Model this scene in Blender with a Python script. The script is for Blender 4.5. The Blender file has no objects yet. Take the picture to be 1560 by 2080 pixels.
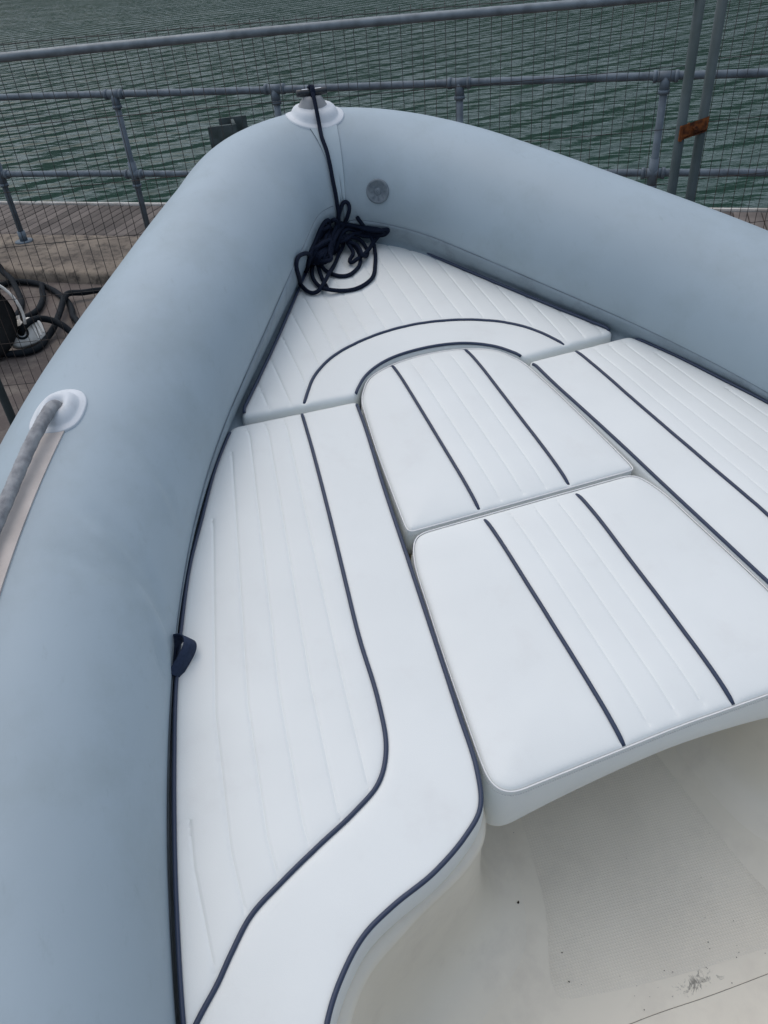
import bpy, bmesh, math, random
import numpy as np
from mathutils import Matrix, Vector, noise
from mathutils.geometry import delaunay_2d_cdt
random.seed(4); rng = np.random.default_rng(4)
scene = bpy.context.scene
COL = scene.collection
rad = math.radians

# ------------------------------------------------------------------ camera, sky, sun, exposure
CAM_H = 2.3
down = np.array([182., -2029., 1560.]); down /= np.linalg.norm(down)      # gravity in camera axes (right, up, forward)
fwd = np.array([0, 0, 1.]) - down*down[2]; fwd /= np.linalg.norm(fwd)
rgt = -np.cross(fwd, -down)
W = np.stack([rgt, fwd, -down])                                            # camera axes -> world axes
cr, cu, cf = W[:, 0], W[:, 1], W[:, 2]
cam = bpy.data.cameras.new('camera'); cam_o = bpy.data.objects.new('camera', cam); COL.objects.link(cam_o)
cam.sensor_fit = 'VERTICAL'; cam.sensor_height = 24; cam.lens = 18.0
cam.clip_start = .02; cam.clip_end = 2000
m = Matrix.Identity(4)
for i in range(3):
    m[i][0] = cr[i]; m[i][1] = cu[i]; m[i][2] = -cf[i]
m[2][3] = CAM_H
cam_o.matrix_world = m
scene.camera = cam_o
scene.render.resolution_x = 768; scene.render.resolution_y = 1024

SUN_EL, SUN_AZ = 66, -40         # elevation, azimuth from +Y towards +X
world = bpy.data.worlds.new('World'); scene.world = world; world.use_nodes = True
wn = world.node_tree.nodes; wl = world.node_tree.links
sky = wn.new('ShaderNodeTexSky'); sky.sky_type = 'NISHITA'; sky.sun_disc = False
sky.sun_elevation = rad(SUN_EL); sky.sun_rotation = rad(SUN_AZ)
sky.air_density = 1.0; sky.dust_density = 3.0; sky.ozone_density = 1.0
wl.new(sky.outputs[0], wn['Background'].inputs[0]); wn['Background'].inputs[1].default_value = .135
sun = bpy.data.lights.new('sun', 'SUN'); sun.energy = 1.45; sun.angle = rad(150); sun.color = (.985, .99, .945)
sun_o = bpy.data.objects.new('sun', sun); COL.objects.link(sun_o); sun_o.location = (0, 0, 30)
sd = Vector((math.sin(rad(SUN_AZ))*math.cos(rad(SUN_EL)), math.cos(rad(SUN_AZ))*math.cos(rad(SUN_EL)), math.sin(rad(SUN_EL))))
sun_o.rotation_euler = sd.to_track_quat('Z', 'Y').to_euler()
vs = scene.view_settings
vs.view_transform = 'Standard'; vs.look = 'None'; vs.gamma = 1; vs.exposure = -0.04; vs.use_curve_mapping = False
scene.render.engine = 'CYCLES'

# ------------------------------------------------------------------ materials
def mat(name, col, rough=.5, spec=.5, metal=0.0, var=0.0, var_scale=4, col2=None, bump=0.0, bump_scale=200, coat=0.0, detail=4):
    mt = bpy.data.materials.new(name); mt.use_nodes = True
    nt = mt.node_tree; N = nt.nodes; L = nt.links; b = N['Principled BSDF']
    b.inputs['Base Color'].default_value = (*col, 1); b.inputs['Roughness'].default_value = rough
    b.inputs['Specular IOR Level'].default_value = spec; b.inputs['Metallic'].default_value = metal
    b.inputs['Coat Weight'].default_value = coat; b.inputs['Coat Roughness'].default_value = .15
    tc = N.new('ShaderNodeTexCoord')
    if var or col2:
        n = N.new('ShaderNodeTexNoise'); n.inputs['Scale'].default_value = var_scale; n.inputs['Detail'].default_value = detail
        L.new(tc.outputs['Object'], n.inputs['Vector'])
        mx = N.new('ShaderNodeMix'); mx.data_type = 'RGBA'; mx.name = 'colmix'
        c2 = col2 if col2 else tuple(c*(1-var) for c in col)
        mx.inputs[6].default_value = (*col, 1); mx.inputs[7].default_value = (*c2, 1)
        rp = N.new('ShaderNodeMapRange'); rp.inputs[1].default_value = .38; rp.inputs[2].default_value = .66
        L.new(n.outputs['Fac'], rp.inputs[0]); L.new(rp.outputs[0], mx.inputs[0]); L.new(mx.outputs[2], b.inputs['Base Color'])
    if bump:
        n2 = N.new('ShaderNodeTexNoise'); n2.inputs['Scale'].default_value = bump_scale; n2.inputs['Detail'].default_value = 3
        L.new(tc.outputs['Object'], n2.inputs['Vector'])
        bp_ = N.new('ShaderNodeBump'); bp_.name = 'bump'; bp_.inputs['Strength'].default_value = bump; bp_.inputs['Distance'].default_value = .002
        L.new(n2.outputs['Fac'], bp_.inputs['Height']); L.new(bp_.outputs[0], b.inputs['Normal'])
    return mt
M = {}
M['hypalon'] = mat('grey_hypalon', (.345, .425, .475), .46, .45, var=.10, var_scale=2.2, bump=.06, bump_scale=500)
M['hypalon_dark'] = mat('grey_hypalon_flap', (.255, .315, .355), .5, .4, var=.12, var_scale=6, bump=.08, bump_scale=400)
M['hypalon_band'] = mat('grey_hypalon_tape', (.375, .46, .505), .5, .4, var=.12, var_scale=6, bump=.06, bump_scale=500)
M['vinyl'] = mat('white_vinyl', (.765, .795, .775), .42, .4, var=.035, var_scale=5, bump=.10, bump_scale=650)
M['vinyl_welt'] = mat('white_vinyl_welt', (.80, .80, .79), .45, .4)
M['thread'] = mat('thread', (.58, .59, .60), .8, .2)
M['piping'] = mat('navy_piping', (.030, .045, .085), .42, .4, bump=.15, bump_scale=900)
M['gelcoat'] = mat('cream_gelcoat', (.78, .73, .615), .38, .4, var=.07, var_scale=5, coat=.15)
M['rope'] = mat('navy_rope', (.006, .012, .030), .85, .2, var=.4, var_scale=300, bump=.7, bump_scale=420)
M['rope_grey'] = mat('grey_rope', (.33, .34, .35), .85, .2, col2=(.22, .225, .235), var_scale=60, bump=.5, bump_scale=500)
M['pad_white'] = mat('white_rubber', (.65, .69, .72), .5, .4, var=.10, var_scale=14, bump=.05, bump_scale=300)
M['strip'] = mat('beige_strip', (.58, .53, .49), .6, .3, col2=(.47, .43, .40), var_scale=18, bump=.1, bump_scale=300)
M['valve'] = mat('valve_plastic', (.125, .155, .18), .6, .3, col2=(.18, .215, .24), var_scale=55)
M['cleat_grey'] = mat('cleat_plastic', (.36, .36, .36), .5, .5, var=.15, var_scale=30)
M['cleat_dark'] = mat('cleat_black', (.016, .02, .025), .35, .5)
M['steel'] = mat('stainless', (.62, .63, .64), .3, .5, metal=1.0)
M['webbing'] = mat('navy_webbing', (.03, .045, .085), .8, .2, var=.25, var_scale=150, bump=.3, bump_scale=500)
M['galv'] = mat('galvanised', (.22, .255, .275), .5, .5, metal=.35, col2=(.15, .175, .19), var_scale=22, bump=.1, bump_scale=90)
M['galv_pole'] = mat('galvanised_pole', (.075, .10, .105), .65, .35, metal=.2, col2=(.05, .072, .072), var_scale=9, bump=.1, bump_scale=90)
M['galv_rail'] = mat('galvanised_rail', (.13, .165, .195), .6, .4, metal=.2, col2=(.085, .108, .13), var_scale=12, bump=.15, bump_scale=60)
M['wire'] = mat('fence_wire', (.030, .036, .038), .6, .4, col2=(.06, .042, .034), var_scale=2.5)
M['rust'] = mat('rust', (.23, .075, .022), .85, .2, col2=(.06, .022, .012), var_scale=38, bump=.6, bump_scale=120)
M['tyre'] = mat('tyre_rubber', (.012, .013, .013), .8, .3, var=.3, var_scale=30, bump=.3, bump_scale=120)
M['white_plastic'] = mat('white_plastic', (.80, .78, .72), .45, .5, col2=(.62, .60, .54), var_scale=14)
M['hose'] = mat('black_hose', (.006, .009, .013), .75, .12, col2=(.011, .015, .018), var_scale=20)
M['hull'] = mat('white_hull', (.62, .63, .63), .25, .5, var=.1, var_scale=3, coat=.3)
M['trailer'] = mat('trailer_steel', (.16, .19, .19), .55, .5, metal=.4, col2=(.10, .12, .12), var_scale=14)
M['pile'] = mat('steel_pile', (.085, .108, .108), .8, .3, col2=(.045, .06, .056), var_scale=7, bump=.3, bump_scale=40)
M['edge_white'] = mat('pontoon_edging', (.50, .49, .46), .6, .3, col2=(.27, .25, .22), var_scale=3.0)
M['deck_board'] = mat('deck_board', (.155, .135, .12), .85, .2, col2=(.095, .082, .075), var_scale=3.5, bump=.4, bump_scale=30)
M['seam'] = mat('glue_seam', (.13, .155, .175), .7, .2, col2=(.22, .26, .29), var_scale=9)
M['dirt'] = mat('dirt_flake', (.03, .025, .02), .9, .1)
M['shadow_gap'] = mat('hatch_joint', (.25, .235, .20), .8, .2)

def concrete(name, c1, c2, c3, sc):
    mt = mat(name, c1, .9, .2, col2=c2, var_scale=sc, bump=.6, bump_scale=35, detail=8)
    N = mt.node_tree.nodes; L = mt.node_tree.links; b = N['Principled BSDF']
    tc = N.new('ShaderNodeTexCoord'); n = N.new('ShaderNodeTexNoise'); n.inputs['Scale'].default_value = sc*5; n.inputs['Detail'].default_value = 10; n.inputs['Roughness'].default_value = .7
    L.new(tc.outputs['Object'], n.inputs['Vector'])
    rp = N.new('ShaderNodeMapRange'); rp.inputs[1].default_value = .47; rp.inputs[2].default_value = .66; L.new(n.outputs['Fac'], rp.inputs[0])
    mx = N.new('ShaderNodeMix'); mx.data_type = 'RGBA'; mx.inputs[7].default_value = (*c3, 1)
    L.new(rp.outputs[0], mx.inputs[0]); L.new(N['colmix'].outputs[2], mx.inputs[6]); L.new(mx.outputs[2], b.inputs['Base Color'])
    N['bump'].inputs['Distance'].default_value = .006
    return mt
M['ground'] = concrete('yard_concrete', (.125, .105, .095), (.085, .073, .068), (.17, .15, .13), .9)
M['coping'] = concrete('coping_concrete', (.25, .21, .165), (.145, .122, .10), (.065, .056, .048), 1.9)

# non-slip gelcoat
def nonslip():
    mt = mat('nonslip_gelcoat', (.78, .73, .62), .5, .4, var=.07, var_scale=6)
    N = mt.node_tree.nodes; L = mt.node_tree.links; b = N['Principled BSDF']
    tc = N.new('ShaderNodeTexCoord'); hs = []
    for ang in (0, 90):
        mp = N.new('ShaderNodeMapping'); mp.inputs['Rotation'].default_value = (0, 0, rad(ang + 8))
        L.new(tc.outputs['Object'], mp.inputs['Vector'])
        w = N.new('ShaderNodeTexWave'); w.wave_type = 'BANDS'; w.bands_direction = 'X'; w.inputs['Scale'].default_value = 56; w.inputs['Distortion'].default_value = .4
        L.new(mp.outputs[0], w.inputs['Vector']); hs.append(w.outputs['Fac'])
    mn = N.new('ShaderNodeMath'); mn.operation = 'MULTIPLY'; L.new(hs[0], mn.inputs[0]); L.new(hs[1], mn.inputs[1])
    bp_ = N.new('ShaderNodeBump'); bp_.inputs['Strength'].default_value = .55; bp_.inputs['Distance'].default_value = .0010
    L.new(mn.outputs[0], bp_.inputs['Height']); L.new(bp_.outputs[0], b.inputs['Normal'])
    mx = N.new('ShaderNodeMix'); mx.data_type = 'RGBA'; mx.blend_type = 'MULTIPLY'; mx.inputs[0].default_value = 1
    rp = N.new('ShaderNodeMapRange'); rp.inputs[3].default_value = .93; rp.inputs[4].default_value = 1.02; L.new(mn.outputs[0], rp.inputs[0])
    L.new(N['colmix'].outputs[2], mx.inputs[6]); L.new(rp.outputs[0], mx.inputs[7]); L.new(mx.outputs[2], b.inputs['Base Color'])
    return mt
M['nonslip'] = nonslip()


# weathering on the tube fabric: faint scuffs and grime
def add_grime(mt, dark, sc, lo, hi, amt, stretch=(1, 1, 1)):
    N = mt.node_tree.nodes; L = mt.node_tree.links; b = N['Principled BSDF']
    tc = N.new('ShaderNodeTexCoord'); mp = N.new('ShaderNodeMapping'); mp.inputs['Scale'].default_value = stretch; L.new(tc.outputs['Object'], mp.inputs['Vector'])
    n = N.new('ShaderNodeTexNoise'); n.inputs['Scale'].default_value = sc; n.inputs['Detail'].default_value = 9; n.inputs['Roughness'].default_value = .68
    L.new(mp.outputs[0], n.inputs['Vector'])
    rp = N.new('ShaderNodeMapRange'); rp.inputs[1].default_value = lo; rp.inputs[2].default_value = hi; rp.inputs[4].default_value = amt; L.new(n.outputs['Fac'], rp.inputs[0])
    mx = N.new('ShaderNodeMix'); mx.data_type = 'RGBA'; mx.inputs[7].default_value = (*dark, 1)
    src = b.inputs['Base Color'].links[0].from_socket; L.new(src, mx.inputs[6]); L.new(rp.outputs[0], mx.inputs[0]); L.new(mx.outputs[2], b.inputs['Base Color'])
    ra = N.new('ShaderNodeMapRange'); ra.inputs[3].default_value = b.inputs['Roughness'].default_value; ra.inputs[4].default_value = b.inputs['Roughness'].default_value+.16
    L.new(n.outputs['Fac'], ra.inputs[0]); L.new(ra.outputs[0], b.inputs['Roughness'])
add_grime(M['hypalon'], (.265, .325, .345), 5, .48, .76, .6)
add_grime(M['hypalon'], (.235, .285, .30), 22, .60, .76, .35, (1, 3, 1))
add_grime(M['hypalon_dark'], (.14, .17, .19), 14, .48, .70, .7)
add_grime(M['vinyl'], (.66, .66, .64), 9, .56, .78, .35)
add_grime(M['gelcoat'], (.60, .55, .47), 8, .52, .74, .5)
add_grime(M['nonslip'], (.60, .56, .48), 10, .52, .74, .5)
add_grime(M['pad_white'], (.42, .42, .41), 40, .55, .75, .5)
# cockpit floor: gelcoat with a dirty patch by the hatch
def floor_mat():
    mt = M['gelcoat'].copy(); mt.name = 'floor_gelcoat'
    N = mt.node_tree.nodes; L = mt.node_tree.links; b = N['Principled BSDF']
    tc = N.new('ShaderNodeTexCoord')
    mp = N.new('ShaderNodeMapping'); mp.inputs['Location'].default_value = (-.094, -.012, 0); mp.vector_type = 'POINT'; L.new(tc.outputs['Object'], mp.inputs['Vector'])
    sc_ = N.new('ShaderNodeVectorMath'); sc_.operation = 'MULTIPLY'; sc_.inputs[1].default_value = (26, 9, 0); L.new(mp.outputs[0], sc_.inputs[0])
    ln = N.new('ShaderNodeVectorMath'); ln.operation = 'LENGTH'; L.new(sc_.outputs[0], ln.inputs[0])
    fa = N.new('ShaderNodeMapRange'); fa.inputs[1].default_value = .1; fa.inputs[2].default_value = 1.1; fa.inputs[3].default_value = .17; fa.inputs[4].default_value = -.25; L.new(ln.outputs['Value'], fa.inputs[0])
    n = N.new('ShaderNodeTexNoise'); n.inputs['Scale'].default_value = 45; n.inputs['Detail'].default_value = 6; n.inputs['Roughness'].default_value = .7; n.inputs['Distortion'].default_value = 2.2
    L.new(tc.outputs['Object'], n.inputs['Vector'])
    ad = N.new('ShaderNodeMath'); ad.operation = 'ADD'; L.new(n.outputs['Fac'], ad.inputs[0]); L.new(fa.outputs[0], ad.inputs[1])
    rp = N.new('ShaderNodeMapRange'); rp.inputs[1].default_value = .60; rp.inputs[2].default_value = .74; rp.inputs[4].default_value = .75; L.new(ad.outputs[0], rp.inputs[0])
    mx = N.new('ShaderNodeMix'); mx.data_type = 'RGBA'; mx.inputs[7].default_value = (.075, .07, .06, 1)
    src = b.inputs['Base Color'].links[0].from_socket; L.new(src, mx.inputs[6]); L.new(rp.outputs[0], mx.inputs[0]); L.new(mx.outputs[2], b.inputs['Base Color'])
    return mt
M['floor'] = floor_mat()
# every board weathered a little differently
N = M['deck_board'].node_tree.nodes; L = M['deck_board'].node_tree.links; b = N['Principled BSDF']
oi = N.new('ShaderNodeObjectInfo'); rp = N.new('ShaderNodeMapRange'); rp.inputs[3].default_value = .62; rp.inputs[4].default_value = 1.2; L.new(oi.outputs['Random'], rp.inputs[0])
mx = N.new('ShaderNodeMix'); mx.data_type = 'RGBA'; mx.blend_type = 'MULTIPLY'; mx.inputs[0].default_value = 1
L.new(b.inputs['Base Color'].links[0].from_socket, mx.inputs[6]); L.new(rp.outputs[0], mx.inputs[7]); L.new(mx.outputs[2], b.inputs['Base Color'])

def water_mat():
    mt = bpy.data.materials.new('harbour_water'); mt.use_nodes = True
    N = mt.node_tree.nodes; L = mt.node_tree.links; b = N['Principled BSDF']
    b.inputs['Base Color'].default_value = (.024, .060, .048, 1); b.inputs['Roughness'].default_value = .14; b.inputs['IOR'].default_value = 1.333
    tc = N.new('ShaderNodeTexCoord'); acc = None
    # long wake ripples
    for (rot, sc, dis, st) in ((62, .62, 5.0, .06), (48, .30, 7.0, .16), (100, .95, 6.0, .02)):
        mp = N.new('ShaderNodeMapping'); mp.inputs['Rotation'].default_value = (0, 0, rad(rot)); L.new(tc.outputs['Object'], mp.inputs['Vector'])
        w = N.new('ShaderNodeTexWave'); w.bands_direction = 'X'; w.inputs['Scale'].default_value = sc; w.inputs['Distortion'].default_value = dis
        w.inputs['Detail'].default_value = 3; w.inputs['Detail Scale'].default_value = .45; L.new(mp.outputs[0], w.inputs['Vector'])
        ml = N.new('ShaderNodeMath'); ml.operation = 'MULTIPLY'; ml.inputs[1].default_value = st; L.new(w.outputs['Fac'], ml.inputs[0])
        if acc is None: acc = ml.outputs[0]
        else:
            ad = N.new('ShaderNodeMath'); ad.operation = 'ADD'; L.new(acc, ad.inputs[0]); L.new(ml.outputs[0], ad.inputs[1]); acc = ad.outputs[0]
    for k, (sx, sy, rot, det, dist, st) in enumerate([(.40, 1.3, 24, 3, .6, .26), (1.5, 4.6, 38, 4, .9, .085), (4.5, 9.0, 8, 4, .6, .028), (.10, .22, 60, 3, .3, .8)]):
        mp = N.new('ShaderNodeMapping'); mp.inputs['Rotation'].default_value = (0, 0, rad(rot)); mp.inputs['Scale'].default_value = (sx, sy, 1)
        L.new(tc.outputs['Object'], mp.inputs['Vector'])
        n = N.new('ShaderNodeTexNoise'); n.inputs['Scale'].default_value = 1; n.inputs['Detail'].default_value = det; n.inputs['Distortion'].default_value = dist
        L.new(mp.outputs[0], n.inputs['Vector'])
        ml = N.new('ShaderNodeMath'); ml.operation = 'MULTIPLY'; ml.inputs[1].default_value = st; L.new(n.outputs['Fac'], ml.inputs[0])
        if acc is None: acc = ml.outputs[0]
        else:
            ad = N.new('ShaderNodeMath'); ad.operation = 'ADD'; L.new(acc, ad.inputs[0]); L.new(ml.outputs[0], ad.inputs[1]); acc = ad.outputs[0]
    bp_ = N.new('ShaderNodeBump'); bp_.inputs['Strength'].default_value = 1; bp_.inputs['Distance'].default_value = .6
    L.new(acc, bp_.inputs['Height']); L.new(bp_.outputs[0], b.inputs['Normal'])
    return mt
M['water'] = water_mat()

# ------------------------------------------------------------------ builders
def link(o): COL.objects.link(o); return o
def tagit(o, label=None, cat=None, group=None, kind=None):
    if label: o['label'] = label
    if cat: o['category'] = cat
    if group: o['group'] = group
    if kind: o['kind'] = kind
    return o
def mesh(name, V, F, mt, smooth=True):
    me = bpy.data.meshes.new(name); me.from_pydata([tuple(map(float, v)) for v in V], [], [tuple(map(int, f)) for f in F]); me.update()
    if mt is not None: me.materials.append(mt)
    if smooth: me.polygons.foreach_set('use_smooth', [True]*len(me.polygons))
    return me
class Thing:
    def __init__(s, name, origin, label, cat, group=None, frame=None):
        s.o = link(bpy.data.objects.new(name, None)); s.org = np.array(origin, float)
        fr = frame if frame is not None else Matrix.Identity(4)
        s.o.matrix_world = fr @ Matrix.Translation(Vector(s.org)); s.o.empty_display_size = .1
        tagit(s.o, label, cat, group)
    def part(s, name, V, F, mt, smooth=True, parent=None, label=None, kind=None):
        o = link(bpy.data.objects.new(name, mesh(name, np.array(V, float) - s.org, F, mt, smooth)))
        o.parent = parent if parent is not None else s.o
        return tagit(o, label, kind=kind)
def single(name, V, F, mt, label=None, cat=None, group=None, kind=None, smooth=True, frame=None):
    V = np.array(V, float); org = np.array([(V[:, 0].min()+V[:, 0].max())/2, (V[:, 1].min()+V[:, 1].max())/2, V[:, 2].min()])
    o = link(bpy.data.objects.new(name, mesh(name, V-org, F, mt, smooth)))
    fr = frame if frame is not None else Matrix.Identity(4)
    o.matrix_world = fr @ Matrix.Translation(Vector(org))
    return tagit(o, label, cat, group, kind)

def catmull(P, k=8, closed=False):
    P = np.array(P, float); n = len(P); out = []
    rngi = range(n if closed else n-1)
    for i in rngi:
        p1, p2 = P[i], P[(i+1) % n]
        p0 = P[(i-1) % n] if closed or i > 0 else 2*p1-p2
        p3 = P[(i+2) % n] if closed or i < n-2 else 2*p2-p1
        d1 = max(np.linalg.norm(p1-p0), 1e-6)**.5; d2 = max(np.linalg.norm(p2-p1), 1e-6)**.5; d3 = max(np.linalg.norm(p3-p2), 1e-6)**.5
        m1 = (p1-p0)/d1 - (p2-p0)/(d1+d2) + (p2-p1)/d2; m2 = (p2-p1)/d2 - (p3-p1)/(d2+d3) + (p3-p2)/d3
        m1 *= d2; m2 *= d2
        for t in np.arange(k)/k:
            out.append((2*t**3-3*t**2+1)*p1 + (t**3-2*t**2+t)*m1 + (-2*t**3+3*t**2)*p2 + (t**3-t**2)*m2)
    if not closed: out.append(P[-1])
    return np.array(out)
def resamp(P, sp, closed=False):
    P = np.array(P, float)
    if closed: P = np.vstack([P, P[:1]])
    Ls = np.r_[0, np.cumsum(np.linalg.norm(np.diff(P, axis=0), axis=1))]
    n = max(2, int(round(Ls[-1]/sp)))
    t = np.linspace(0, Ls[-1], n+1)
    Q = np.stack([np.interp(t, Ls, P[:, i]) for i in range(P.shape[1])], 1)
    return Q[:-1] if closed else Q
def lap(P, k, closed=False):
    P = P.copy()
    for _ in range(k):
        Q = P.copy()
        if closed: Q = (np.roll(P, 1, 0)+2*P+np.roll(P, -1, 0))/4
        else: Q[1:-1] = (P[:-2]+2*P[1:-1]+P[2:])/4
        P = Q
    return P
def sweep(P, r, seg=10, closed=False, cap=True, rfun=None):
    """tube of radius r along P (parallel transport)"""
    P = np.array(P, float); n = len(P)
    T = (np.roll(P, -1, 0)-np.roll(P, 1, 0)) if closed else np.gradient(P, axis=0)
    T /= np.maximum(np.linalg.norm(T, axis=1), 1e-9)[:, None]
    a = np.array([0, 0, 1.]) if abs(T[0][2]) < .9 else np.array([1., 0, 0])
    u = np.cross(T[0], a); u /= np.linalg.norm(u); V = []; th = np.arange(seg)*2*math.pi/seg
    for i in range(n):
        u = u - T[i]*(u@T[i]); u /= np.linalg.norm(u); w = np.cross(T[i], u)
        rr = r[i] if hasattr(r, '__len__') else r
        rr = rr*np.ones(seg) if rfun is None else rr*rfun(th, i)
        V.append(P[i] + (np.cos(th)*rr)[:, None]*u + (np.sin(th)*rr)[:, None]*w)
    V = np.vstack(V); F = []
    for i in range(n if closed else n-1):
        j = (i+1) % n
        for k in range(seg):
            l = (k+1) % seg; F.append((i*seg+k, i*seg+l, j*seg+l, j*seg+k))
    if cap and not closed:
        F.append(tuple(range(seg))[::-1]); F.append(tuple((n-1)*seg+k for k in range(seg)))
    return V, F
def merge(*vf):
    V = []; F = []; o = 0
    for v, f in vf:
        V.append(np.array(v, float)); F += [tuple(i+o for i in g) for g in f]; o += len(v)
    return np.vstack(V), F
def grid(P):
    """P[i][j] -> quads"""
    P = np.array(P, float); a, b = P.shape[:2]
    F = [(i*b+j, i*b+j+1, (i+1)*b+j+1, (i+1)*b+j) for i in range(a-1) for j in range(b-1)]
    return P.reshape(-1, 3), F
def box(c, s, ax=None, bev=.0):
    c = np.array(c, float); h = np.array(s, float)/2; ax = np.eye(3) if ax is None else np.array(ax, float)
    if bev <= 0:
        V = [c + (sx*h[0])*ax[0] + (sy*h[1])*ax[1] + (sz*h[2])*ax[2] for sx in (-1, 1) for sy in (-1, 1) for sz in (-1, 1)]
        return np.array(V), [(0, 1, 3, 2), (4, 6, 7, 5), (0, 4, 5, 1), (2, 3, 7, 6), (0, 2, 6, 4), (1, 5, 7, 3)]
    bm = bmesh.new(); bmesh.ops.create_cube(bm, size=2)
    for v in bm.verts: v.co = Vector((v.co.x*h[0], v.co.y*h[1], v.co.z*h[2]))
    bmesh.ops.bevel(bm, geom=bm.edges[:], offset=bev, segments=2, affect='EDGES')
    V = np.array([v.co[:] for v in bm.verts])@ax + c; F = [tuple(v.index for v in f.verts) for f in bm.faces]; bm.free()
    return V, F
def tubeline(a, b, r, seg=10):
    return sweep([a, b], r, seg)

# ------------------------------------------------------------------ quay frame
RA = np.array([-2.962, 7.571]); QV = np.array([.946, -.324]); QV /= np.linalg.norm(QV); QN = np.array([-QV[1], QV[0]])
def q(s, t, z): p = RA + s*QV + t*QN; return np.array([p[0], p[1], z])
QA = np.array([[QV[0], QV[1], 0], [QN[0], QN[1], 0], [0, 0, 1.]])
KERB_T, COP_T, COP_Z, WATER_Z, PON_Z, PON_T = -.71, .24, .10, -1.0, -.5, 3.27

# ground, coping, water
single('ground', [q(-60, -60, 0), q(60, -60, 0), q(60, KERB_T+.01, 0), q(-60, KERB_T+.01, 0)], [(0, 1, 2, 3)], M['ground'], kind='structure', smooth=False)
def coping_piece(s0, s1):
    n = max(2, int((s1-s0)/.06)); prof = [(KERB_T, -.05), (KERB_T, COP_Z-.035), (KERB_T+.012, COP_Z-.012), (KERB_T+.035, COP_Z)] + [(KERB_T+.035+(COP_T-KERB_T-.06)*k/8, COP_Z) for k in range(1, 9)] + [(COP_T-.008, COP_Z-.01), (COP_T, COP_Z-.03), (COP_T, -3.0)]
    P = []
    for i in range(n+1):
        s = s0+(s1-s0)*i/n; row = []
        for k, (t, z) in enumerate(prof):
            e = noise.noise(Vector((s*3.1, t*4, k*.3)))*.012 + noise.noise(Vector((s*11, t*9, 5)))*.006
            row.append(q(s, t+(e if k < 4 else 0), z+(.5*e if 0 < k < len(prof)-1 else 0)))
        P.append(row)
    return grid(P)
V, F = merge(coping_piece(-9, 12), coping_piece(-60, -9.004), coping_piece(12.004, 60))
single('quay_coping', V, F, M['coping'], kind='structure')
single('water', [q(-400, COP_T+.02, WATER_Z), q(400, COP_T+.02, WATER_Z), q(400, 600, WATER_Z), q(-400, 600, WATER_Z)], [(0, 1, 2, 3)], M['water'], kind='structure', smooth=False)

# wooded far bank (mirrored in the water)
M['bank'] = mat('wooded_bank', (.045, .062, .040), .95, .1, col2=(.022, .034, .026), var_scale=.12, bump=.8, bump_scale=.6, detail=8)
rows = []
for i in range(121):
    s = -420+7*i; row = []
    for j, (t, z) in enumerate([(118, -1.2), (119, .3), (121, 4), (124, 10), (130, 19), (139, 29), (152, 38), (172, 46), (205, 52), (260, 56)]):
        e = noise.fractal(Vector((s*.045, t*.06, 1.7)), 1, 2, 4)
        row.append(q(s, t+(e*2.5 if j > 1 else 0), z*(1+.22*noise.noise(Vector((s*.012, 3, 0)))) + (e*2.4 if j > 1 else 0)))
    rows.append(row)
V, F = grid(np.array(rows)); single('hills', V, F, M['bank'], kind='structure')

# pontoon
pon = Thing('floating_pontoon', q(0, 2, WATER_Z), 'low floating pontoon with weathered brown boards moored beyond the railing', 'pontoon')
V, F = box(q(2, 2.05, (PON_Z+WATER_Z)/2-.12), (24, 2.2, .66), QA); pon.part('float_body', V, F, M['pile'], False)
bw = .145
b0 = box((0, 0, 0), (bw-.008, 2.25, .035), QA, .004)
bme = mesh('board', b0[0], b0[1], M['deck_board'], False)
for k in range(92):
    s = -6+bw*k; o = link(bpy.data.objects.new('board', bme)); o.parent = pon.o
    o.location = q(s, 2.06, PON_Z-.02+random.uniform(-.002, .002)) - pon.org
for k in range(5):
    V, F = box(q(-4.2+2.9*k, PON_T-.035, PON_Z-.03), (2.885, .07, .10), QA, .01); pon.part('edge_rail', V, F, M['edge_white'], False)
pc = Thing('mooring_cleat', q(.42, PON_T-.16, PON_Z), 'small grey cleat bolted at the edge of the boarded pontoon', 'cleat')
c = q(.42, PON_T-.16, PON_Z)
hp = [c+QA[0]*x+np.array([0, 0, z]) for x, z in ((-.17, .13), (-.1, .105), (0, .10), (.1, .105), (.17, .13))]
V, F = sweep(catmull(hp, 5), [.012+.010*math.sin(math.pi*i/20) for i in range(21)], 8); pc.part('horns', V, F, M['galv'])
for sg in (-1, 1):
    V, F = tubeline(c+QA[0]*.05*sg, c+QA[0]*.05*sg+np.array([0, 0, .1]), .016, 8); pc.part('stem', V, F, M['galv'])
V, F = box(c+np.array([0, 0, .007]), (.2, .08, .014), QA, .003); pc.part('base_plate', V, F, M['galv'], False)

# H pile in the water
hpc = np.array([-1.58, 10.98]); ha = np.array([[.985, .17, 0], [-.17, .985, 0], [0, 0, 1.]])
pl = Thing('sheet_pile', (hpc[0], hpc[1], -3), 'dark steel H-section pile standing in the water beyond the pontoon', 'pile')
pc0 = np.array([hpc[0], hpc[1], -1.3])
V, F = box(pc0-ha[0]*.06-ha[1]*.15, (.36, .045, 3.40), ha, .004); pl.part('flange', V, F, M['pile'], False)
V, F = box(pc0+ha[0]*.10+ha[1]*.17, (.36, .045, 3.46), ha, .004); pl.part('flange', V, F, M['pile'], False)
V, F = box(pc0+ha[0]*.09+ha[1]*.01, (.045, .272, 3.42), ha, .004); pl.part('web', V, F, M['pile'], False)

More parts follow.
